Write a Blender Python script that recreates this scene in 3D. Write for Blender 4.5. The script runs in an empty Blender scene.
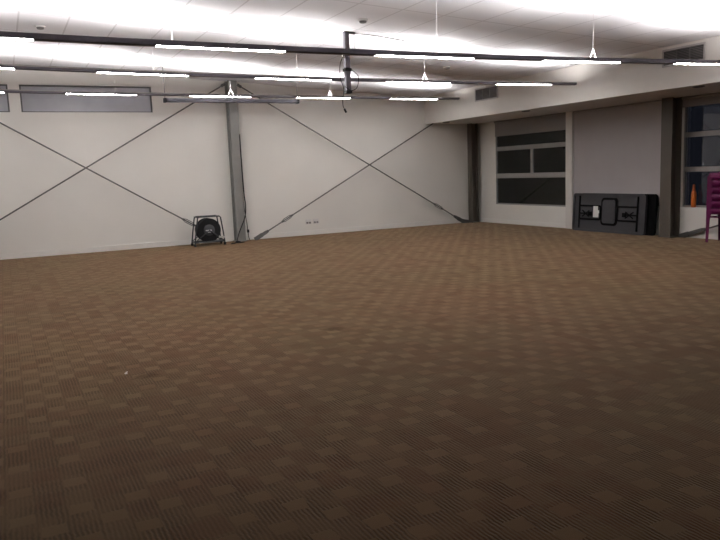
import bpy, bmesh, math, random
from mathutils import Vector, Matrix
random.seed(7)
S = bpy.context.scene
C = S.collection

# ------------------------------------------------------------------ mesh helpers
class MB:
    def __init__(self): self.bm = bmesh.new()
    def _xf(self, vs, M):
        if M is not None: bmesh.ops.transform(self.bm, matrix=M, verts=vs)
    def box(self, x0, x1, y0, y1, z0, z1, bev=0, M=None):
        r = bmesh.ops.create_cube(self.bm, size=1)
        vs = r['verts']
        bmesh.ops.scale(self.bm, vec=(x1-x0, y1-y0, z1-z0), verts=vs)
        bmesh.ops.translate(self.bm, vec=((x0+x1)/2, (y0+y1)/2, (z0+z1)/2), verts=vs)
        if bev > 0:
            es = list({e for v in vs for e in v.link_edges})
            rb = bmesh.ops.bevel(self.bm, geom=es, offset=bev, segments=2, affect='EDGES', profile=.5)
            vs = list({v for f in rb['faces'] for v in f.verts} | {v for v in vs if v.is_valid})
        self._xf(vs, M)
        return self
    def prism(self, poly, axis, a0, a1, M=None):
        """poly: 2-D points in the two remaining axes (in x,y,z order), extruded along axis"""
        def mk(p, a):
            l = list(p); l.insert(axis, a); return self.bm.verts.new(l)
        A = [mk(p, a0) for p in poly]; B = [mk(p, a1) for p in poly]
        n = len(poly)
        self.bm.faces.new(A); self.bm.faces.new(B[::-1])
        for i in range(n): self.bm.faces.new((A[i], B[i], B[(i+1) % n], A[(i+1) % n]))
        self._xf(A+B, M)
        return self
    def tube(self, pts, r, n=10, cap=True, closed=False):
        pts = [Vector(p) for p in pts]; m = len(pts)
        rs = r if isinstance(r, (list, tuple)) else [r]*m
        rings = []; up = None
        for i, p in enumerate(pts):
            if closed: t = (pts[(i+1) % m]-pts[i-1])
            else: t = (pts[min(i+1, m-1)]-pts[max(i-1, 0)])
            t.normalize()
            if up is None:
                up = t.orthogonal().normalized()
            up = (up - t*up.dot(t))
            if up.length < 1e-6: up = t.orthogonal()
            up.normalize(); w = t.cross(up)
            rings.append([self.bm.verts.new(p+rs[i]*(math.cos(2*math.pi*k/n)*up+math.sin(2*math.pi*k/n)*w)) for k in range(n)])
        for i in range(m if closed else m-1):
            a, b = rings[i], rings[(i+1) % m]
            # keep the seam aligned on closed loops
            s = 0
            if closed and i == m-1:
                s = min(range(n), key=lambda q: (a[0].co-b[q].co).length)
            for k in range(n):
                self.bm.faces.new((a[k], a[(k+1) % n], b[(k+1+s) % n], b[(k+s) % n]))
        if cap and not closed:
            self.bm.faces.new(rings[0][::-1]); self.bm.faces.new(rings[-1])
        return self
    def lathe(self, prof, c, axis=2, n=32):
        """prof: (radius, height) pairs; capped at both ends"""
        c = Vector(c); rings = []
        for (r, hgt) in prof:
            ring = []
            for k in range(n):
                a = 2*math.pi*k/n
                v = [r*math.cos(a), r*math.sin(a)]
                v.insert(axis, hgt)
                ring.append(self.bm.verts.new(c+Vector(v)))
            rings.append(ring)
        for a, b in zip(rings, rings[1:]):
            for k in range(n): self.bm.faces.new((a[k], a[(k+1) % n], b[(k+1) % n], b[k]))
        self.bm.faces.new(rings[0][::-1]); self.bm.faces.new(rings[-1])
        return self

def wloc(o):
    v = Vector((0, 0, 0))
    while o is not None: v += Vector(o.location); o = o.parent
    return v

def obj(name, mb, mat, parent=None, smooth=False):
    """link the collected shapes as ONE mesh object (shapes are given in world coordinates)"""
    bm = mb.bm
    if parent is not None:
        bmesh.ops.translate(bm, vec=-wloc(parent), verts=bm.verts)
    bmesh.ops.recalc_face_normals(bm, faces=bm.faces)
    me = bpy.data.meshes.new(name); bm.to_mesh(me); bm.free()
    if smooth:
        for p in me.polygons: p.use_smooth = True
        try: me.set_sharp_from_angle(angle=math.radians(40))
        except Exception: pass
    me.materials.append(mat)
    o = bpy.data.objects.new(name, me); C.objects.link(o)
    if parent is not None: o.parent = parent
    return o

def tag(o, label, cat, group=None):
    o['label'] = label; o['category'] = cat
    if group: o['group'] = group
    return o
def thing(name, loc, label, cat, group=None):
    o = bpy.data.objects.new(name, None); C.objects.link(o); o.location = loc
    o.empty_display_size = .1
    return tag(o, label, cat, group)
def struct(name, mb, mat, parent=None, label=None):
    o = obj(name, mb, mat, parent)
    if parent is None:
        o['kind'] = 'structure'
    if label: o['label'] = label
    return o
def dup(root, loc, label, group=None):
    r = root.copy(); C.objects.link(r); r.location = loc; r['label'] = label
    if group: r['group'] = group
    for ch in list(root.children):
        c = ch.copy(); C.objects.link(c); c.parent = r
        for g in list(ch.children):
            q = g.copy(); C.objects.link(q); q.parent = c
    return r

# ------------------------------------------------------------------ materials
def mat(name, col, rough=.6, metal=0, spec=.5, noise=0, nscale=8, bump=0, bscale=200, sheen=0):
    m = bpy.data.materials.new(name); m.use_nodes = True
    nt = m.node_tree; N = nt.nodes; L = nt.links
    b = N['Principled BSDF']
    b.inputs['Base Color'].default_value = (*col, 1)
    b.inputs['Roughness'].default_value = rough; b.inputs['Metallic'].default_value = metal
    b.inputs['Specular IOR Level'].default_value = spec
    tc = N.new('ShaderNodeTexCoord')
    if noise:
        t = N.new('ShaderNodeTexNoise'); t.inputs['Scale'].default_value = nscale; t.inputs['Detail'].default_value = 4
        L.new(tc.outputs['Object'], t.inputs['Vector'])
        r = N.new('ShaderNodeValToRGB')
        r.color_ramp.elements[0].position = .3; r.color_ramp.elements[1].position = .7
        r.color_ramp.elements[0].color = (*[c*(1-noise) for c in col], 1)
        r.color_ramp.elements[1].color = (*[min(1, c*(1+noise)) for c in col], 1)
        L.new(t.outputs['Fac'], r.inputs['Fac']); L.new(r.outputs['Color'], b.inputs['Base Color'])
    if bump:
        t2 = N.new('ShaderNodeTexNoise'); t2.inputs['Scale'].default_value = bscale
        L.new(tc.outputs['Object'], t2.inputs['Vector'])
        bp = N.new('ShaderNodeBump'); bp.inputs['Strength'].default_value = bump; bp.inputs['Distance'].default_value = .01
        L.new(t2.outputs['Fac'], bp.inputs['Height']); L.new(bp.outputs['Normal'], b.inputs['Normal'])
    return m

def emis(name, col, st):
    m = bpy.data.materials.new(name); m.use_nodes = True
    nt = m.node_tree; nt.nodes.clear()
    o = nt.nodes.new('ShaderNodeOutputMaterial'); e = nt.nodes.new('ShaderNodeEmission')
    e.inputs['Color'].default_value = (*col, 1); e.inputs['Strength'].default_value = st
    nt.links.new(e.outputs[0], o.inputs[0])
    return m

class NG:
    """tiny helper for math node chains"""
    def __init__(self, m): self.nt = m.node_tree; self.N = self.nt.nodes; self.L = self.nt.links
    def put(self, s, v):
        if hasattr(v, 'is_linked') or hasattr(v, 'links'): self.L.new(v, s)
        else: s.default_value = v
    def op(self, o, a, b=0.0, c=0.0):
        n = self.N.new('ShaderNodeMath'); n.operation = o
        for i, v in enumerate((a, b, c)):
            if i < len(n.inputs): self.put(n.inputs[i], v)
        return n.outputs[0]
    def mix(self, f, a, b, mode='MIX'):
        n = self.N.new('ShaderNodeMix'); n.data_type = 'RGBA'; n.blend_type = mode
        self.put(n.inputs[0], f)
        for s, v in ((n.inputs[6], a), (n.inputs[7], b)):
            if isinstance(v, tuple): s.default_value = (*v, 1)
            else: self.L.new(v, s)
        return n.outputs[2]

# carpet: loop-pile carpet of small blocks, every other block ribbed
def carpet_mat():
    m = bpy.data.materials.new('brown_carpet'); m.use_nodes = True
    g = NG(m); N, L = g.N, g.L; b = N['Principled BSDF']
    tc = N.new('ShaderNodeTexCoord'); sp = N.new('ShaderNodeSeparateXYZ'); L.new(tc.outputs['Object'], sp.inputs[0])
    X, Y = sp.outputs[0], sp.outputs[1]
    wn = N.new('ShaderNodeTexNoise'); wn.inputs['Scale'].default_value = 9; L.new(tc.outputs['Object'], wn.inputs['Vector'])
    wob = g.op('MULTIPLY', g.op('SUBTRACT', wn.outputs['Fac'], .5), .03)
    u = g.op('DIVIDE', g.op('ADD', X, wob), .125); v = g.op('DIVIDE', g.op('ADD', Y, wob), .165)
    fu = g.op('FLOOR', u); fv = g.op('FLOOR', v)
    par = g.op('FLOORED_MODULO', g.op('ADD', fu, fv), 2.0)
    cv = N.new('ShaderNodeCombineXYZ'); L.new(fu, cv.inputs[0]); L.new(fv, cv.inputs[1])
    rnd = N.new('ShaderNodeTexWhiteNoise'); rnd.noise_dimensions = '2D'; L.new(cv.outputs[0], rnd.inputs['Vector'])
    # ribs run along the room
    n2 = N.new('ShaderNodeTexNoise'); n2.inputs['Scale'].default_value = 22; L.new(tc.outputs['Object'], n2.inputs['Vector'])
    ph = g.op('ADD', g.op('MULTIPLY', X, 2*math.pi/.021), g.op('MULTIPLY', n2.outputs['Fac'], 5.0))
    rib = g.op('ADD', g.op('MULTIPLY', g.op('SINE', ph), .5), .5)
    # plain block: shrunk inside its cell
    fx = g.op('ABSOLUTE', g.op('SUBTRACT', g.op('FRACT', u), .5)); fy = g.op('ABSOLUTE', g.op('SUBTRACT', g.op('FRACT', v), .5))
    inside = g.op('MULTIPLY', g.op('LESS_THAN', fx, .41), g.op('LESS_THAN', fy, .30))
    plain = g.op('MULTIPLY', par, g.op('MULTIPLY', inside, g.op('GREATER_THAN', rnd.outputs['Value'], .16)))
    n3 = N.new('ShaderNodeTexNoise'); n3.inputs['Scale'].default_value = 5.0; L.new(tc.outputs['Object'], n3.inputs['Vector'])
    rstr = g.op('MINIMUM', g.op('MAXIMUM', g.op('MULTIPLY_ADD', n3.outputs['Fac'], 3.0, -.85), .35), 1.0)
    ribf = g.op('MULTIPLY', g.op('MULTIPLY', rib, rstr), g.op('SUBTRACT', 1.0, plain))
    tan = (CARPET[0]*1.08, CARPET[1]*1.10, CARPET[2]*1.06); mid = CARPET; dark = tuple(c*.46 for c in CARPET)
    red = (CARPET[0]*1.0, CARPET[1]*.86, CARPET[2]*.84)
    c1 = g.mix(plain, mid, tan)
    c2 = g.mix(g.op('MULTIPLY', ribf, .85), c1, dark)
    # block to block colour differences, a few reddish blocks
    isred = g.op('MULTIPLY', g.op('LESS_THAN', rnd.outputs['Value'], .3), .6)
    c3 = g.mix(isred, c2, g.mix(1.0, c2, (1.0, .82, .80), 'MULTIPLY'))
    # broad wear and dye variation
    big = N.new('ShaderNodeTexNoise'); big.inputs['Scale'].default_value = .55; big.inputs['Detail'].default_value = 3; L.new(tc.outputs['Object'], big.inputs['Vector'])
    rr = N.new('ShaderNodeValToRGB'); rr.color_ramp.elements[0].position = .35; rr.color_ramp.elements[1].position = .65
    rr.color_ramp.elements[0].color = (1.06, .93, .90, 1); rr.color_ramp.elements[1].color = (.98, 1.03, .93, 1)
    L.new(big.outputs['Fac'], rr.inputs['Fac'])
    c4 = g.mix(1.0, c3, rr.outputs['Color'], 'MULTIPLY')
    fine = N.new('ShaderNodeTexNoise'); fine.inputs['Scale'].default_value = 260; L.new(tc.outputs['Object'], fine.inputs['Vector'])
    c5 = g.mix(1.0, c4, g.mix(fine.outputs['Fac'], (.72, .72, .72), (1.25, 1.25, 1.25)), 'MULTIPLY')
    # small dark stains
    st = None
    for (sx, sy, rx, ry) in ((2.74, 6.13, .12, .10), (.86, 5.50, .12, .09), (.66, 5.9, .07, .06)):
        dx = g.op('DIVIDE', g.op('SUBTRACT', X, sx), rx); dy = g.op('DIVIDE', g.op('SUBTRACT', Y, sy), ry)
        rr_ = g.op('ADD', g.op('ADD', g.op('MULTIPLY', dx, dx), g.op('MULTIPLY', dy, dy)), g.op('MULTIPLY', g.op('SUBTRACT', n2.outputs['Fac'], .5), 2.0))
        k = g.op('SUBTRACT', 1.0, g.op('MINIMUM', g.op('MAXIMUM', rr_, 0.0), 1.0))
        st = k if st is None else g.op('MAXIMUM', st, k)
    c6 = g.mix(g.op('MULTIPLY', st, .55), c5, dark)
    L.new(c6, b.inputs['Base Color'])
    b.inputs['Roughness'].default_value = .95; b.inputs['Specular IOR Level'].default_value = .12
    shw = g.op('MULTIPLY', g.op('ADD', g.op('MULTIPLY_ADD', plain, .13, .97), g.op('MULTIPLY', ribf, -.34)), SHEEN)
    shw = g.op('MULTIPLY', g.op('MULTIPLY', shw, g.op('MULTIPLY_ADD', st, -.55, 1.0)), g.op('MULTIPLY_ADD', rnd.outputs['Value'], .24, .88))
    L.new(shw, b.inputs['Sheen Weight']); b.inputs['Sheen Roughness'].default_value = .45
    b.inputs['Sheen Tint'].default_value = (.90, .73, .53, 1)
    bp = N.new('ShaderNodeBump'); bp.inputs['Strength'].default_value = .5; bp.inputs['Distance'].default_value = .006
    hgt = g.op('ADD', g.op('SUBTRACT', 1.0, ribf), g.op('MULTIPLY', fine.outputs['Fac'], .4))
    L.new(hgt, bp.inputs['Height']); L.new(bp.outputs['Normal'], b.inputs['Normal'])
    return m

def ceiling_mat():
    m = mat('ceiling_tile', (.78, .75, .75), .85, spec=.2)
    g = NG(m); N, L = g.N, g.L; b = N['Principled BSDF']
    tc = N.new('ShaderNodeTexCoord'); sp = N.new('ShaderNodeSeparateXYZ'); L.new(tc.outputs['Object'], sp.inputs[0])
    fx = g.op('ABSOLUTE', g.op('SUBTRACT', g.op('FRACT', g.op('DIVIDE', g.op('SUBTRACT', sp.outputs[0], .12), .66)), .5))
    fy = g.op('ABSOLUTE', g.op('SUBTRACT', g.op('FRACT', g.op('DIVIDE', g.op('SUBTRACT', sp.outputs[1], 7.9), 1.36)), .5))
    ln = g.op('MAXIMUM', g.op('LESS_THAN', fx, .018), g.op('LESS_THAN', fy, .011))
    n = N.new('ShaderNodeTexNoise'); n.inputs['Scale'].default_value = 90; L.new(tc.outputs['Object'], n.inputs['Vector'])
    c = g.mix(n.outputs['Fac'], (.72, .71, .735), (.78, .77, .795))
    L.new(g.mix(g.op('MULTIPLY', ln, .5), c, (.42, .40, .41)), b.inputs['Base Color'])
    bp = N.new('ShaderNodeBump'); bp.inputs['Strength'].default_value = .4; bp.inputs['Distance'].default_value = .008
    L.new(g.op('SUBTRACT', 1.0, ln), bp.inputs['Height']); L.new(bp.outputs['Normal'], b.inputs['Normal'])
    return m

def glass_mat():
    m = bpy.data.materials.new('night_window_glass'); m.use_nodes = True
    nt = m.node_tree; nt.nodes.clear(); N, L = nt.nodes, nt.links
    o = N.new('ShaderNodeOutputMaterial'); t = N.new('ShaderNodeBsdfTransparent'); gl = N.new('ShaderNodeBsdfGlossy')
    t.inputs['Color'].default_value = (.82, .86, .92, 1); gl.inputs['Roughness'].default_value = .03
    fr = N.new('ShaderNodeFresnel'); fr.inputs['IOR'].default_value = 1.45
    mx = N.new('ShaderNodeMixShader')
    L.new(fr.outputs[0], mx.inputs[0]); L.new(t.outputs[0], mx.inputs[1]); L.new(gl.outputs[0], mx.inputs[2]); L.new(mx.outputs[0], o.inputs[0])
    return m

CARPET = (.082, .043, .016)
SHEEN = .29
LAMP_UP, LAMP_DOWN = 190.0, 68.0
M_carpet = carpet_mat(); M_ceil = ceiling_mat(); M_glass = glass_mat()
M_wall = mat('painted_plaster', (.78, .755, .71), .75, spec=.25, noise=.025, nscale=1.2, bump=.05, bscale=60)
M_trim = mat('cream_paint', (.66, .63, .59), .5, spec=.4, noise=.02, nscale=5)
M_base = mat('white_skirting', (.80, .775, .735), .5, noise=.02)
M_frame = mat('window_aluminium', (.27, .255, .245), .45, spec=.5, noise=.03)
M_steel = mat('grey_painted_steel', (.20, .195, .182), .5, spec=.4, noise=.06, nscale=6)
M_steelb = mat('brown_painted_steel', (.076, .063, .050), .5, spec=.4, noise=.06, nscale=6)
M_rod = mat('bracing_steel', (.10, .095, .09), .5, metal=.4, noise=.1, nscale=12)
M_rail = mat('rail_anthracite', (.13, .118, .14), .5, spec=.4, noise=.05)
M_raillit = mat('rail_lit_edge_paint', (.36, .345, .33), .5, spec=.4, noise=.05)  # paler tone for the painted glow on the rails' upper edge
M_wire = mat('white_wire', (.55, .52, .53), .5)
M_black = mat('black_plastic', (.006, .006, .0075), .55, spec=.25, noise=.1)
M_cable = mat('black_cable', (.008, .008, .0095), .7, spec=.2, noise=.1)
M_blind = mat('blind_fabric', (.27, .25, .245), .9, spec=.1, noise=.05, nscale=60, bump=.2, bscale=300)
M_blindw = mat('pale_blind_fabric', (.36, .335, .335), .9, spec=.1, noise=.02, nscale=3, bump=.1, bscale=300)
M_table = mat('charcoal_plastic', (.020, .019, .0225), .6, noise=.08, nscale=30, bump=.15, bscale=400)
M_tabled = mat('table_metal_and_shade', (.003, .003, .0035), .85, spec=.1, noise=.1)  # metal leg frames; also stands in for shade on the rear table
M_label = mat('white_label', (.75, .73, .71), .6, noise=.04)
M_stool = mat('magenta_metal', (.088, .003, .044), .5, spec=.2, noise=.06)
M_orange = mat('orange_plastic', (.52, .125, .014), .45, noise=.05)
M_vent = mat('vent_dark', (.045, .042, .044), .6, noise=.1)
M_ventf = mat('vent_frame', (.42, .39, .38), .5, noise=.03)
M_vents = mat('vent_slat', (.16, .15, .15), .5, noise=.05)
M_plast = mat('white_plastic', (.72, .70, .68), .4, noise=.02)
M_sock = mat('socket_grey', (.20, .19, .19), .5, noise=.03)
M_clere = mat('clouded_grey_glass', (.37, .37, .395), .22, spec=.5, noise=.10, nscale=1.6)
M_darkfr = mat('dark_window_frame', (.09, .085, .085), .5, noise=.05)
M_reelgrey = mat('grey_painted_tube', (.032, .035, .039), .5, metal=.2, noise=.08)
M_lens = emis('lit_tube', (1.0, .975, .95), LAMP_DOWN)
M_up = emis('lit_uplight', (1.0, .97, .955), LAMP_UP)

# ------------------------------------------------------------------ room
XL, XB, YF, YA = -9.0, 11.74, -5.0, 16.15      # left wall, right wall, wall behind the camera, far wall
XK, ZK = 10.11, 2.668                          # bulkhead face and underside
def ceil(x): return 3.924-.0553*x
T = .22

struct('floor', MB().box(XL-T, XB+T, YF-T, YA+T, -.1, 0), M_carpet)
struct('ceiling', MB().prism([(XL-T, ceil(XL-T)), (XB+T, ceil(XB+T)), (XB+T, ceil(XB+T)+.12), (XL-T, ceil(XL-T)+.12)], 1, YF-T, YA+T), M_ceil)

W0, W1 = (-2.31, .30), (.51, 3.12)             # clerestory openings
ZW0, ZW1 = 2.96, 3.51
w = MB()
w.prism([(XL, 0), (XB+T, 0), (XB+T, ZW0), (XL, ZW0)], 1, YA, YA+T)
for (a, b) in ((XL, W0[0]), (W0[1], W1[0]), (W1[1], XB+T)):
    w.prism([(a, ZW0), (b, ZW0), (b, ceil(b)), (a, ceil(a))], 1, YA, YA+T)
for (a, b) in (W0, W1):
    w.prism([(a, ZW1), (b, ZW1), (b, ceil(b)), (a, ceil(a))], 1, YA, YA+T)
struct('wall_back', w, M_wall)
struct('wall_left', MB().prism([(YF-T, 0), (YA+T, 0), (YA+T, ceil(XL-T)), (YF-T, ceil(XL-T))], 0, XL-T, XL), M_wall)
struct('wall_front', MB().prism([(XL, 0), (XB+T, 0), (XB+T, ceil(XB+T)), (XL, ceil(XL))], 1, YF-T, YF), M_wall)

# right wall: sill walls, piers and head around the window bays
bays = [(12.61, 15.29, .50), (9.80, 12.40, .585), (6.6, 9.56, .575)]
w = MB()
ys = [YF]+sorted([v for b in bays for v in b[:2]])+[YA]
for a, b in zip(ys[::2], ys[1::2]): w.box(XB, XB+T, a, b, 0, ceil(XB+T))
for (a, b, z) in bays:
    w.box(XB, XB+T, a, b, 0, z); w.box(XB, XB+T, a, b, 2.70, ceil(XB+T))
struct('wall_right', w, M_wall)
# dropped bulkhead running along the window wall
struct('trim_1', MB().prism([(XK, ZK), (XB, ZK), (XB, ZK+.05), (XK+.10, ZK+.05), (XK+.10, ceil(XK+.10)), (XK, ceil(XK))], 1, YF, YA), M_trim,
       label='cream bulkhead dropped along the window wall')
struct('trim_2', MB().box(XB-.05, XB, 12.40, 12.61, 0, ZK), M_trim, label='cream post between the first two window bays')
struct('baseboard_back', MB().box(XL, 4.70, YA-.018, YA, 0, .11).box(5.06, XB, YA-.018, YA, 0, .11).box(XL, 4.70, YA-.024, YA, .105, .115).box(5.06, XB, YA-.024, YA, .105, .115), M_base)
struct('baseboard_right', MB().box(XB-.016, XB, YF, 9.48, 0, .10).box(XB-.016, XB, 9.78, 12.40, 0, .10).box(XB-.016, XB, 12.61, YA-.03, 0, .10), M_base)

# clerestory windows in the far wall
for i, (a, b) in enumerate((W0, W1)):
    fr = MB(); y0, y1 = YA+.03, YA+.08
    fr.box(a, b, y0, y1, ZW1-.03, ZW1).box(a, b, y0, y1, ZW0, ZW0+.02).box(a, a+.03, y0, y1, ZW0+.02, ZW1-.03).box(b-.03, b, y0, y1, ZW0+.02, ZW1-.03)
    f = struct('window_%d' % (i+1), fr, M_darkfr, label='high narrow window of clouded grey glass in a dark frame, ' + ('cut by the left picture edge' if i == 0 else 'wide one left of the grey column'))
    obj('pane', MB().box(a+.03, b-.03, YA+.055, YA+.065, ZW0+.02, ZW1-.03), M_clere, f)

# window bays in the right wall
def bay(n, y0, y1, z0, z1, tr1, tr2, mull, label, rec=0):
    fr = MB(); x0, x1 = XB+.01+rec, XB+.07+rec; t = .022
    fr.box(x0, x1, y0, y0+t, z0, z1).box(x0, x1, y1-t, y1, z0, z1).box(x0, x1, y0+t, y1-t, z0, z0+.035).box(x0, x1, y0+t, y1-t, z1-t, z1)
    f = struct('window_%d' % n, fr, M_frame, label=label)
    zs = [z0+.035]
    for tr in (tr2, tr1):
        if tr:
            obj('transom', MB().box(x0, x1, y0+t, y1-t, tr[0], tr[1], .004), M_frame, f)
            zs += [tr[0], tr[1]]
    zs.append(z1-t)
    for a, b in zip(zs[::2], zs[1::2]):
        if mull and tr2 and abs(a-tr2[1]) < 1e-6:
            obj('mullion', MB().box(x0, x1, mull-.035, mull+.035, a, b), M_frame, f)
            obj('pane', MB().box(x0+.025, x0+.033, y0+t, mull-.035, a, b), M_glass, f)
            obj('pane', MB().box(x0+.025, x0+.033, mull+.035, y1-t, a, b), M_glass, f)
        else:
            obj('pane', MB().box(x0+.025, x0+.033, y0+t, y1-t, a, b), M_glass, f)
    return f
bay(3, 12.61, 15.29, .50, 2.70, (1.895, 2.0), (1.185, 1.305), 13.87, 'dark night window under a half raised blind beside the corner column')
bay(4, 9.80, 12.40, .585, 2.70, (1.895, 2.0), (1.185, 1.305), None, 'window hidden behind the fully lowered pale blind')
bay(5, 6.6, 9.56, .575, 2.70, (1.91, 2.005), (1.25, 1.345), None, 'dark night window behind the magenta stools', .11)
# roller blinds
def blind(y0, y1, z0, m, label):
    t = thing('roller_blind', (XB-.02, (y0+y1)/2, z0), label, 'blind', 'roller blinds on the window wall')
    obj('fabric', MB().box(XB-.020, XB-.016, y0, y1, z0+.02, 2.63), m, t)
    obj('bottom_bar', MB().box(XB-.026, XB-.010, y0, y1, z0, z0+.022, .003), m, t)
    obj('roller', MB().tube([(XB-.028, y0, 2.64), (XB-.028, y1, 2.64)], .024, 14), m, t, True)
blind(12.64, 15.27, 2.27, M_blind, 'grey fabric blind raised to a short strip above the window beside the corner column')
blind(9.83, 12.385, .60, M_blindw, 'pale blind lowered fully over its window behind the folded tables')
blind(6.7, 9.50, 2.47, M_blind, 'grey blind rolled up above the window behind the magenta stools')

# ------------------------------------------------------------------ steel columns (H sections)
def hcol(cx, cy, b, dpt, z1, along, label, M_steel=M_steel):
    t = thing('steel_column', (cx, cy, 0), label, 'column', 'steel columns')
    m = MB(); f = .022; wb = .02
    if along == 'y':     # flanges face the room along y
        m.box(cx-b/2, cx+b/2, cy-dpt/2, cy-dpt/2+f, .02, z1).box(cx-b/2, cx+b/2, cy+dpt/2-f, cy+dpt/2, .02, z1).box(cx-wb/2, cx+wb/2, cy-dpt/2+f, cy+dpt/2-f, .02, z1)
        bw, bd = b+.05, dpt+.02
    else:
        m.box(cx-dpt/2, cx-dpt/2+f, cy-b/2, cy+b/2, .02, z1).box(cx+dpt/2-f, cx+dpt/2, cy-b/2, cy+b/2, .02, z1).box(cx-dpt/2+f, cx+dpt/2-f, cy-wb/2, cy+wb/2, .02, z1)
        bw, bd = dpt+.02, b+.05
    obj('shaft', m, M_steel, t)
    obj('base_plate', MB().box(cx-bw/2, cx+bw/2, cy-bd/2, cy+bd/2, 0, .02), M_steel, t)
    return t
hcol(4.865, 16.00, .21, .25, ceil(4.98)-.002, 'y', 'tall grey steel column standing right of the black cable reel against the far wall')
hcol(11.505, 15.97, .19, .21, ZK-.002, 'x', 'dark steel column in the far corner under the bulkhead', M_steelb)
hcol(11.59, 9.63, .25, .27, ZK-.002, 'x', 'brownish steel column between the leaning folded tables and the magenta stools', M_steelb)

# ------------------------------------------------------------------ bracing rods
def rod(a, b, label, r=.015, tb=None, fork=None, endp=True, lug=None):
    a, b = Vector(a), Vector(b); dr = (b-a).normalized()
    t = thing('bracing_rod', a, label, 'bracing rod', 'diagonal bracing rods')
    n = dr.cross(Vector((0, 1, 0))) if abs(dr.y) < .7 else dr.cross(Vector((1, 0, 0)))
    n.normalize(); s = dr.cross(n)
    obj('rod', MB().tube([a, b], r, 10), M_rod, t, True)
    def M(p):   # frame along the rod
        m = Matrix((dr, s, n)).transposed().to_4x4(); m.translation = p
        return m
    if tb is not None:
        p = a+dr*tb
        k = MB()
        for q in (-.034, .034): k.tube([p-dr*.14+n*q*.4, p-dr*.085+n*q, p+dr*.085+n*q, p+dr*.14+n*q*.4], .009, 8)
        for q in (-.14, .14): k.tube([p+dr*(q-.022), p+dr*(q+.022)], .024, 8)
        obj('turnbuckle', k, M_rod, t, True)
    if fork is not None:
        k = MB()
        for q in (-.028, .028): k.box(-.05, fork, -.012, .012, q-.011, q+.011, .003, M(a))
        k.box(fork-.02, fork+.05, -.02, .02, -.03, .03, .004, M(a))
        obj('fork_end', k, M_rod, t)
    if lug:
        obj('base_lug', MB().prism(lug, 1, a.y-.015, a.y+.015), M_rod, t)
    if endp:
        k = MB(); k.box(-.06, .16, -.010, .010, -.05, .05, .004, M(a)); 
        obj('gusset_plate', k, M_rod, t)
    k = MB(); k.box(-.08, .03, -.010, .010, -.03, .03, .004, M(b)); obj('gusset_plate', k, M_rod, t)
    return t
# left bay of the far wall
rod((-1.46, 15.96, .035), (4.70, 15.96, 3.565), 'dark rod rising from lower left to the top of the tall grey column', endp=False)
rod((4.425, 15.895, .061), (-1.50, 15.895, 3.717), 'dark rod falling from upper left to the floor behind the black cable reel', tb=.88, endp=False)
# right bay
rod((11.10, 15.96, .07), (5.03, 15.96, 3.555), 'dark rod falling from the tall grey column to the far corner', tb=.86, fork=.24, lug=[(10.98, .09), (11.02, .16), (11.12, .12), (11.395, .055), (11.395, .003), (11.14, .003)])
rod((5.24, 15.895, .045), (11.15, 15.895, 3.171), 'dark rod rising from the foot of the tall grey column to the right', tb=.885, fork=.28)
# rod at the foot of the brownish column
rod((11.66, 9.40, .03), (11.66, 6.9, .80), 'dark rod rising from the foot of the brownish column behind the magenta stools', r=.016, fork=.48)

# ------------------------------------------------------------------ light rails
PITCH, T0, T1 = 2.28, 1.33, 2.58
def rail(Y, zf, off, hang, label, vx, band=True):
    X0, X1 = -2.3, 10.03+min(off, 0)
    z = lambda x: zf(max(x, 0))
    t = thing('light_rail', (0, Y, z(0)-.06), label, 'ceiling light', 'long suspended light rails')
    xs = [X0]+[X0+i*(X1-X0)/48 for i in range(1, 48)]+[X1]
    def strip(xa, xb, prof, n=6):
        pts = [xa+(xb-xa)*i/n for i in range(n+1)]
        m = MB(); R = [[m.bm.verts.new((x, Y+p[0], z(x)+p[1])) for p in prof] for x in pts]; k = len(prof)
        for A, B in zip(R, R[1:]):
            for i in range(k): m.bm.faces.new((A[i], A[(i+1) % k], B[(i+1) % k], B[i]))
        m.bm.faces.new(R[0]); m.bm.faces.new(R[-1][::-1])
        return m
    # body: trough open to the top, z(x) is the body's top edge
    obj('housing', strip(X0, X1, [(-.050, 0), (-.050, -.048), (.050, -.048), (.050, 0), (.042, 0), (.042, -.022), (-.042, -.022), (-.042, 0)], 48), M_rail, t)
    if band: obj('painted_lit_edge', strip(X0, X1, [(-.0525, .001), (-.0525, -.018), (-.0502, -.018), (-.0502, .001)], 48), M_raillit, t)  # thin pale strip paints ceiling glow along the rail's upper front edge
    for k in range(-1, 4):
        a, b = T0+PITCH*k+off, T1+PITCH*k+off
        obj('lit_tube', strip(a, b, [(-.030, -.048), (-.028, -.053), (-.020, -.055), (.020, -.055), (.028, -.053), (.030, -.048)]), M_lens, t)
        obj('uplight', strip(a, b, [(-.034, -.014), (-.034, -.020), (.034, -.020), (.034, -.014)]), M_up, t)
        e = T0+PITCH*(k+1)+off if k < 3 else X1
        obj('blank_cover', strip(b+.002, e-.002, [(-.030, -.048), (-.026, -.054), (.026, -.054), (.030, -.048)]), M_rail, t)
    obj('blank_cover', strip(X0, T0+PITCH*-1+off-.002, [(-.030, -.048), (-.026, -.054), (.026, -.054), (.030, -.048)]), M_rail, t)
    for hx in hang:
        zt = z(hx); clip = hx in vx
        ho = obj('hanger_wire', MB().tube([(hx, Y, zt+(.085 if clip else -.02)), (hx, Y, ceil(hx)+.002)], .0016, 6), M_wire, t)
        if clip:
            v = MB()
            for s in (-1, 1): v.tube([(hx+s*.050, Y, zt-.005), (hx+s*.008, Y, zt+.088)], .0065, 6)
            v.tube([(hx, Y, zt+.08), (hx, Y, zt+.11)], .010, 8)
            obj('clip', v, M_wire, ho)
    return t
q = lambda c: (lambda x: c[0]*x*x+c[1]*x+c[2])
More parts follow.
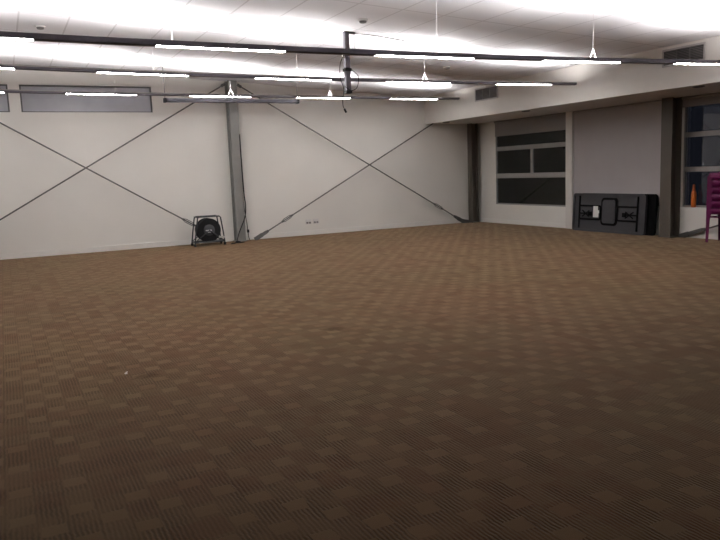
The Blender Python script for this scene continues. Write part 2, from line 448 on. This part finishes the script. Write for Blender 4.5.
rail(6.81, q((1.874e-3, -9.326e-3, 2.7716)), .06, [-2.1, -.7, 1.54, 4.45, 6.76, 9.9], 'nearest and largest of the three long dark light rails', (6.76,), False)
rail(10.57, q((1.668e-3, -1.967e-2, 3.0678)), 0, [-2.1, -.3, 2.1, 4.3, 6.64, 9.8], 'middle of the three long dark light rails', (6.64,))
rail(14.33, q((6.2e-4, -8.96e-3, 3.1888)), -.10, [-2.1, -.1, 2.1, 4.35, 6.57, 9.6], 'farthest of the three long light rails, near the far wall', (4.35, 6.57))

# dark bar hung in front of the grey column
t = thing('hanging_bar', (4.55, 14.9, 3.06), 'short unlit dark bar hung in front of the tall grey column', 'bar')
obj('bar', MB().box(3.12, 6.05, 14.85, 14.95, 3.05, 3.13, .012), mat('bar_dark', (.05, .047, .058), .5, noise=.05), t)
for x in (3.14, 6.03):
    obj('hanger_wire', MB().tube([(x, 14.9, 3.12), (x, 14.9, ceil(x)+.002)], .006, 6), M_rail, t)
    obj('end_cap', MB().box(x-.03, x+.03, 14.845, 14.955, 3.045, 3.135, .008), M_black, t)

# ------------------------------------------------------------------ ceiling pole with loose cable
PX, PY = 4.975, 10.17
t = thing('ceiling_pole', (PX, PY, 2.72), 'dark square pole dropping from the ceiling between the two nearer light rails', 'ceiling pole')
zc = ceil(PX)
obj('pole', MB().box(PX-.040, PX+.040, PY-.040, PY+.040, 2.755, zc, .006), M_rail, t)
obj('bracket', MB().box(PX-.05, PX+.15, PY-.035, PY+.035, zc-.035, zc-.004, .004), M_rail, t)
obj('collar', MB().box(PX-.055, PX+.055, PY-.055, PY+.055, 3.05, 3.10, .006), M_black, t)
obj('end_plate', MB().box(PX-.05, PX+.05, PY-.05, PY+.05, 2.715, 2.758, .006), M_black, t)
obj('plug', MB().box(PX-.075, PX-.043, PY-.03, PY+.02, 3.24, 3.30, .008), M_plast, t)
def bez(P, n=18):
    out = []
    P = [Vector(p) for p in P]
    for i in range(len(P)-1):
        p0 = P[max(i-1, 0)]; p1 = P[i]; p2 = P[i+1]; p3 = P[min(i+2, len(P)-1)]
        for k in range(n):
            u = k/n
            out.append(.5*((2*p1)+(p2-p0)*u+(2*p0-5*p1+4*p2-p3)*u*u+(-p0+3*p1-3*p2+p3)*u**3))
    out.append(P[-1]); return out
obj('loose_cable', MB().tube(bez([(PX-.06, PY-.03, 3.295), (PX-.14, PY-.05, 3.155), (PX-.15, PY-.05, 2.955), (PX-.10, PY-.06, 2.775), (PX-.125, PY-.06, 2.635), (PX-.12, PY-.05, 2.525), (PX-.09, PY-.05, 2.455)]), .006, 6)
    .tube([(PX-.10, PY-.05, 2.475), (PX-.07, PY-.05, 2.420)], .017, 8), M_cable, t, True)
obj('cable_loop', MB().tube(bez([(PX+.05, PY-.05, 3.075), (PX+.16, PY-.05, 2.975), (PX+.14, PY-.05, 2.815), (PX+.03, PY-.06, 2.755), (PX-.08, PY-.06, 2.815)]), .0055, 6), M_cable, t, True)
obj('ceiling_cable', MB().tube(bez([(PX+.15, PY, zc-.02), (PX+.5, PY-.02, ceil(PX+.5)-.012), (PX+1.1, PY+.1, ceil(PX+1.1)-.010), (PX+1.6, PY+.3, ceil(PX+1.6)-.010)]), .006, 6)
    .tube([(PX+.125, PY-.04, zc-.03), (PX+.125, PY-.05, zc-.30)], .004, 6), M_cable, t, True)

# ------------------------------------------------------------------ small ceiling fittings
def detector(x, y, label):
    z = ceil(x)
    t = thing('smoke_detector', (x, y, z), label, 'smoke detector', 'ceiling detectors')
    obj('base', MB().lathe([(.075, .006), (.075, -.018), (.068, -.022)], (x, y, z), n=24), M_plast, t, True)
    obj('sensor', MB().lathe([(.055, -.022), (.050, -.045), (.030, -.052)], (x, y, z), n=24), M_sock, t, True)
detector(.76, 12.12, 'small round detector on the ceiling at the upper left between the two nearer light rails')
detector(4.85, 9.34, 'small round detector on the ceiling just above the dark ceiling pole')
detector(8.04, 11.97, 'small round detector on the ceiling right of the middle rail hanger')

# air vents on the bulkhead face
def vent(y0, y1, z0, z1, n, label):
    t = thing('air_vent', (XK, (y0+y1)/2, z0), label, 'air vent', 'bulkhead air vents')
    f = MB(); w_ = .03
    f.box(XK-.015, XK, y0-w_, y1+w_, z1, z1+w_, .003).box(XK-.015, XK, y0-w_, y1+w_, z0-w_, z0, .003).box(XK-.015, XK, y0-w_, y0, z0, z1).box(XK-.015, XK, y1, y1+w_, z0, z1)
    obj('frame', f, M_ventf, t)
    obj('backing', MB().box(XK-.004, XK+.002, y0, y1, z0, z1), M_vent, t)
    for k in range(n):
        zz = z0+(k+.5)*(z1-z0)/n
        Mx = Matrix.Translation((XK-.009, (y0+y1)/2, zz)) @ Matrix.Rotation(math.radians(35), 4, 'Y')
        obj('slat', MB().box(-.009, .009, -(y1-y0)/2, (y1-y0)/2, -.0015, .0015, 0, Mx), M_vents, t)
    for k in (1, 2):
        yy = y0+k*(y1-y0)/3
        obj('divider', MB().box(XK-.016, XK-.002, yy-.008, yy+.008, z0, z1), M_vents, t)
vent(13.07, 13.87, 3.04, 3.28, 9, 'dark grille on the bulkhead near the far wall, smaller in view')
vent(7.82, 8.58, 3.06, 3.285, 9, 'dark grille on the bulkhead at the upper right above the window bays')

# recessed fittings under the bulkhead
for (x, y, lb) in ((10.28, 15.40, 'dark recessed fitting under the bulkhead close to the far wall'),
                   (10.30, 12.33, 'dark recessed fitting under the bulkhead in front of the first window'),
                   (10.30, 8.05, 'dark recessed fitting under the bulkhead near the brownish column')):
    t = thing('recessed_fitting', (x, y, ZK), lb, 'recessed light', 'fittings under the bulkhead')
    obj('rim', MB().lathe([(.095, .004), (.095, -.014), (.085, -.018)], (x, y, ZK), n=28), M_vents, t, True)
    obj('reflector', MB().lathe([(.078, -.017), (.07, -.021)], (x, y, ZK), n=28), M_vent, t, True)

# wall sockets low on the far wall
for i, (x, lb) in enumerate(((6.67, 'left one of the two white sockets low on the far wall'), (6.87, 'right one of the two white sockets low on the far wall'))):
    t = thing('wall_socket', (x, YA, .26), lb, 'socket', 'sockets on the far wall')
    obj('plate', MB().box(x-.075, x+.075, YA-.012, YA, .27, .39, .004), M_plast, t)
    for s in (-.034, .034):
        obj('outlet', MB().box(x+s-.026, x+s+.026, YA-.018, YA-.010, .28, .325, .003), M_sock, t)
        obj('switch', MB().box(x+s-.010, x+s+.010, YA-.017, YA-.010, .345, .372, .002), M_plast, t)

# ------------------------------------------------------------------ cable reel
RX, RY, RZ = 4.02, 15.62, .345
t = thing('cable_reel', (RX, RY, 0), 'black cable drum in a tubular frame against the far wall beside the grey column', 'cable reel')
def side(dy):
    y = RY+dy
    return [(RX-.34, y, .05), (RX-.305, y, .30), (RX-.25, y, .615), (RX-.22, y, .645), (RX+.235, y, .645), (RX+.265, y, .615), (RX+.305, y, .30), (RX+.33, y, .05)]
for dy in (-.15, .15):
    y = RY+dy
    obj('frame_side', MB().tube(side(dy), .015, 10), M_reelgrey, t, True)
    obj('cross_bar', MB().tube([(RX-.335, y, .085), (RX+.325, y, .085)], .018, 10), M_reelgrey, t, True)
    obj('axle_strut', MB().tube([(RX-.33, y, .10), (RX, y, RZ), (RX+.32, y, .10)], .011, 8), M_reelgrey, t, True)
for x in (-.25, .24):
    obj('top_spacer', MB().tube([(RX+x, RY-.15, .64), (RX+x, RY+.15, .64)], .013, 8), M_reelgrey, t, True)
    obj('base_spacer', MB().tube([(RX+x*1.3, RY-.15, .085), (RX+x*1.3, RY+.15, .085)], .013, 8), M_reelgrey, t, True)
for x in (-.34, .33):
    for dy in (-.15, .15):
        obj('foot', MB().lathe([(.026, 0), (.026, .05), (.018, .062)], (RX+x, RY+dy, 0), n=14), M_black, t, True)
obj('base_plate', MB().box(RX-.29, RX+.28, RY-.13, RY+.13, .065, .082, .004), M_reelgrey, t)
obj('drum', MB().lathe([(.235, -.125), (.262, -.120), (.262, -.105), (.15, -.10), (.15, .10), (.262, .105), (.262, .12), (.235, .125)], (RX, RY, RZ), axis=1, n=40), M_black, t, True)
coil = MB()
for k in range(8):
    rr = .205+.006*(k % 2)
    coil.tube([(RX+rr*math.cos(a), RY-.085+k*.0243, RZ+rr*math.sin(a)) for a in [2*math.pi*i/40 for i in range(40)]], .0135, 8, closed=True)
for rr in (.165, .185): 
    for k in range(7): coil.tube([(RX+rr*math.cos(a), RY-.075+k*.0243, RZ+rr*math.sin(a)) for a in [2*math.pi*i/32 for i in range(32)]], .012, 6, closed=True)
obj('wound_cable', coil, M_cable, t, True)
hub = obj('hub', MB().lathe([(.115, -.140), (.125, -.135), (.125, -.12)], (RX, RY, RZ), axis=1, n=32), M_reelgrey, t, True)
lab = MB()
lab.box(RX-.085, RX+.05, RY-.1435, RY-.139, RZ-.018, RZ+.008, .002)
lab.box(RX-.04, RX+.06, RY-.1435, RY-.139, RZ-.055, RZ-.035, .002)
o_ = obj('pale_label', lab, mat('label_grey', (.46, .46, .47), .6, noise=.3, nscale=40), hub); o_['label'] = 'worn pale lettering strip on the hub'
obj('rim_disc', MB().lathe([(.258, -.128), (.258, -.122)], (RX, RY, RZ), axis=1, n=40), M_black, t, True)
obj('crank', MB().tube([(RX, RY-.14, RZ), (RX+.15, RY-.155, RZ-.16)], .011, 8).tube([(RX+.15, RY-.15, RZ-.16), (RX+.15, RY-.24, RZ-.16)], .018, 10), M_black, t, True)
obj('plug', MB().box(RX+.20, RX+.27, RY-.20, RY-.155, .16, .20, .008).tube([(RX+.27, RY-.175, .18), (RX+.33, RY-.175, .17)], .02, 10), mat('plug_grey', (.5, .48, .46), .5, noise=.05), t)

# cables down the column and across the floor
tag(obj('cable', MB().tube(bez([(4.962, 15.858, 2.45), (4.968, 15.857, 1.7), (4.980, 15.855, 1.1), (4.998, 15.85, .84), (4.97, 15.84, .58), (4.87, 15.83, .36), (4.78, 15.82, .17), (4.74, 15.80, .035), (4.78, 15.72, .014), (4.70, 15.64, .014)]), .012, 8), M_cable, smooth=True),
    'thick dark cable hanging down the right edge of the grey column', 'cable')
tag(obj('cable', MB().tube(bez([(5.035, 16.10, 1.05), (5.045, 16.09, .70), (5.075, 16.08, .40), (5.09, 16.06, .12), (5.10, 16.02, .012)]), .008, 8).box(5.07, 5.11, 16.04, 16.09, .18, .25, .006), M_cable, smooth=True),
    'thin dark cord with an inline plug hanging right of the grey column', 'cord')
tag(obj('cable', MB().tube(bez([(4.47, 15.40, .012), (4.55, 15.42, .012), (4.66, 15.55, .012), (4.72, 15.50, .012), (4.82, 15.56, .012)]), .011, 8).box(4.62, 4.70, 15.52, 15.57, .004, .05, .01), M_cable, smooth=True),
    'short dark cable lying on the carpet between the reel and the column', 'cable')

# ------------------------------------------------------------------ folded tables leaning on the wall
def make_table(x0, lean, yn, yf, label, M_table=M_table):
    """lying on its long edge, underside to the room; x0 base, lean = shift of the top edge towards the wall"""
    hgt, th = .835, .052
    t = thing('folding_table', (x0, (yn+yf)/2, 0), label, 'folding table', 'folded trestle tables')
    ang = math.atan2(lean, hgt)
    R = Matrix.Translation((x0, 0, 0)) @ Matrix.Rotation(ang, 4, 'Y')
    # rounded outline in local (y, z), thickness along x
    def rr(ya, yb, za, zb, r, n=6):
        out = []
        for (cy, cz, a0) in ((yb-r, zb-r, 0), (ya+r, zb-r, 90), (ya+r, za+r, 180), (yb-r, za+r, 270)):
            for k in range(n+1):
                a = math.radians(a0+90*k/n); out.append((cy+r*math.cos(a), cz+r*math.sin(a)))
        return out
    top = MB().prism(rr(yn, yf, .005, hgt, .07), 0, .012, th, R)
    obj('table_top', top, M_table, t)
    # raised lip round the underside
    lip = MB(); lw = .045
    A, B = rr(yn, yf, .005, hgt, .07), rr(yn+lw, yf-lw, .005+lw, hgt-lw, .04)
    n = len(A)
    for i in range(n):
        j = (i+1) % n
        lip.prism([A[i], A[j], B[j], B[i]], 0, -.010, .012, R)
    obj('lip', lip, M_table, t)
    yc = (yn+yf)/2; L = yf-yn
    # moulded panel in the middle with a dark groove round it
    obj('groove', MB().prism(rr(yc-.285, yc+.185, .155, .75, .09), 0, .004, .0125, R), M_tabled, t)
    obj('centre_panel', MB().prism(rr(yc-.225, yc+.125, .205, .70, .06), 0, -.016, .0125, R), M_table, t)
    # folded leg frames
    for s in (1, -1):
        yo = yf-.20 if s == 1 else yn+.20
        yi = yc+.18 if s == 1 else yc-.28
        lf = MB().tube([R @ Vector(v) for v in ((-.006, yo, .275), (-.006, yi+s*.03, .275), (-.006, yi, .305), (-.006, yi, .535), (-.006, yi+s*.03, .565), (-.006, yo, .565))], .018, 10)
        o = obj('leg_frame', lf, M_tabled, t, True)
        obj('pivot_bar', MB().tube([R @ Vector((-.004, yo, .07)), R @ Vector((-.004, yo, .78))], .019, 10), M_tabled, t, True)
        br = MB()
        br.tube([R @ Vector((-.010, yo, .395)), R @ Vector((-.014, yo-s*.30, .40))], .014, 8)
        br.tube([R @ Vector((-.010, yo-s*.10, .33)), R @ Vector((-.012, yo-s*.30, .46))], .012, 8)
        br.tube([R @ Vector((-.010, yo-s*.10, .46)), R @ Vector((-.012, yo-s*.30, .33))], .012, 8)
        br.box(-.03, 0, yo-s*.33-.05, yo-s*.33+.05, .35, .44, .008, R)
        obj('brace', br, M_tabled, o, True)
    return t, R, yc
t1, R1, yc1 = make_table(11.45, .055, 10.12, 12.14, 'front folding table leaning on the pale blind, charcoal with a white sticker')
lb = MB(); yl = yc1+.30
lb.prism([(yl-.085, .32), (yl+.07, .32), (yl+.07, .56), (yl-.06, .56), (yl-.06, .475), (yl-.10, .475), (yl-.10, .415), (yl-.085, .415)], 0, -.030, -.026, R1)
o_ = obj('sticker', lb, M_label, t1); o_['label'] = 'white paper sticker'
make_table(11.52, .06, 9.935, 11.98, 'rear charcoal folding table whose dark edge shows right of the front one', M_tabled)  # near-black material paints the shade lying on this table

# ------------------------------------------------------------------ stools
SX, SY = 11.42, 8.345
def make_stool(label):
    H, hb, hs = .62, .200, .185
    t = thing('stacking_stool', (SX, SY, 0), label, 'stool', 'stacked magenta stools')
    m = MB()
    # seat: pressed sheet with a turned down rim
    def sq(hh, r, n=5):
        out = []
        for (cx, cy, a0) in ((hh-r, hh-r, 0), (-hh+r, hh-r, 90), (-hh+r, -hh+r, 180), (hh-r, -hh+r, 270)):
            for k in range(n+1):
                a = math.radians(a0+90*k/n); out.append((SX+cx+r*math.cos(a), SY+cy+r*math.sin(a)))
        return out
    rings = []
    for (hh, r, z) in ((hs+.010, .05, H-.115), (hs+.009, .05, H-.022), (hs, .05, H-.006), (hs-.008, .045, H), (hs-.03, .04, H-.003), (hs-.045, .035, H-.010)):
        rings.append([m.bm.verts.new((x, y, z)) for x, y in sq(hh, r)])
    for a, b in zip(rings, rings[1:]):
        n = len(a)
        for k in range(n): m.bm.faces.new((a[k], a[(k+1) % n], b[(k+1) % n], b[k]))
    m.bm.faces.new(rings[-1])
    st = obj('seat', m, M_stool, t, True)
    sol = st.modifiers.new('sheet', 'SOLIDIFY'); sol.thickness = .0025; sol.offset = 0
    for sx in (-1, 1):
        for sy in (-1, 1):
            g = MB()
            # angle-section leg: two tapering flanges meeting at the outer corner
            top, bot = Vector((SX+sx*(hs+.011), SY+sy*(hs+.011), H-.05)), Vector((SX+sx*hb, SY+sy*hb, 0))
            wt, wb = .115, .055
            for ax in (0, 1):
                dv = Vector((-sx, 0, 0)) if ax == 0 else Vector((0, -sy, 0))
                nv = Vector((0, -sy, 0)) if ax == 0 else Vector((-sx, 0, 0))
                q = [top, top+dv*wt, top+(bot-top)*.12+dv*wt*.80, top+(bot-top)*.3+dv*wt*.62, bot+dv*wb, bot]
                A = [g.bm.verts.new(p) for p in q]; B = [g.bm.verts.new(p+nv*.003) for p in q]
                g.bm.faces.new(A); g.bm.faces.new(B[::-1])
                for i in range(6): g.bm.faces.new((A[i], B[i], B[(i+1) % 6], A[(i+1) % 6]))
            leg = obj('leg', g, M_stool, t)
    # foot rest bars between the legs
    zf = .455; hf = hs+(hb-hs)*(1-zf/H)-.008
    for s in (-1, 1):
        obj('stretcher', MB().box(SX-hf, SX+hf, SY+s*hf-.004, SY+s*hf+.004, zf-.010, zf+.010), M_stool, t)
        obj('stretcher', MB().box(SX+s*hf-.004, SX+s*hf+.004, SY-hf, SY+hf, zf-.010, zf+.010), M_stool, t)
    return t
names = ['second from the floor', 'third from the floor', 'third from the top', 'second from the top', 'topmost']
s0 = make_stool('magenta metal stool at the bottom of the stack, standing on the carpet')
for k, nm in enumerate(names):
    dup(s0, (SX, SY, .123*(k+1)), 'magenta metal stool, %s in the stack by the window' % nm)

# orange bottle on the sill
BX, BY, BZ = XB+.06, 9.265, .575
t = thing('orange_bottle', (BX, BY, BZ), 'tall orange bottle standing on the window sill between the brownish column and the stools', 'bottle')
obj('body', MB().lathe([(.040, 0), (.046, .010), (.046, .10), (.046, .20), (.044, .27), (.037, .30), (.029, .32)], (BX, BY, BZ), n=28), M_orange, t, True)
obj('nozzle', MB().lathe([(.030, .318), (.030, .345), (.024, .355), (.022, .42), (.018, .435)], (BX, BY, BZ), n=20), mat('orange_cap', (.36, .085, .015), .5, noise=.05), t, True)

# scrap of paper on the carpet
sc = MB()
for k, (dx, dy, a) in enumerate(((0, 0, .3), (.006, .004, 1.2))):
    sc.box(-.010, .010, -.007, .007, 0, .003, 0, Matrix.Translation((.73+dx, 5.65+dy, .004+.008*k)) @ Matrix.Rotation(a, 4, 'Z') @ Matrix.Rotation(.35-.5*k, 4, 'X'))
tag(obj('paper_scrap', sc, M_label), 'tiny white scrap of paper lying on the carpet at the left', 'paper scrap')

# ------------------------------------------------------------------ world, camera, colour
w = bpy.data.worlds.new('night'); S.world = w; w.use_nodes = True
bg = w.node_tree.nodes['Background']; bg.inputs['Color'].default_value = (.85, .88, 1.15, 1); bg.inputs['Strength'].default_value = .010

def cam():
    f, yaw, pitch, roll = 706.62, math.radians(26.4598), math.radians(7.9191), math.radians(-2.2315)
    fwd = Vector((math.sin(yaw)*math.cos(pitch), math.cos(yaw)*math.cos(pitch), -math.sin(pitch)))
    right = Vector((math.cos(yaw), -math.sin(yaw), 0)); up = right.cross(fwd)
    r2 = math.cos(roll)*right+math.sin(roll)*up; u2 = -math.sin(roll)*right+math.cos(roll)*up
    c = bpy.data.cameras.new('camera'); o = bpy.data.objects.new('camera', c); C.objects.link(o)
    m = Matrix((r2, u2, -fwd)).transposed().to_4x4(); m.translation = (0, 0, 1.5)
    o.matrix_world = m
    c.sensor_fit = 'HORIZONTAL'; c.sensor_width = 36; c.lens = f/720*36; c.clip_start = .05; c.clip_end = 200
    S.camera = o
cam()
vs = S.view_settings
S.display_settings.display_device = 'sRGB'
vs.view_transform = 'Standard'; vs.look = 'None'; vs.gamma = 1; vs.use_curve_mapping = False
vs.exposure = 0.0
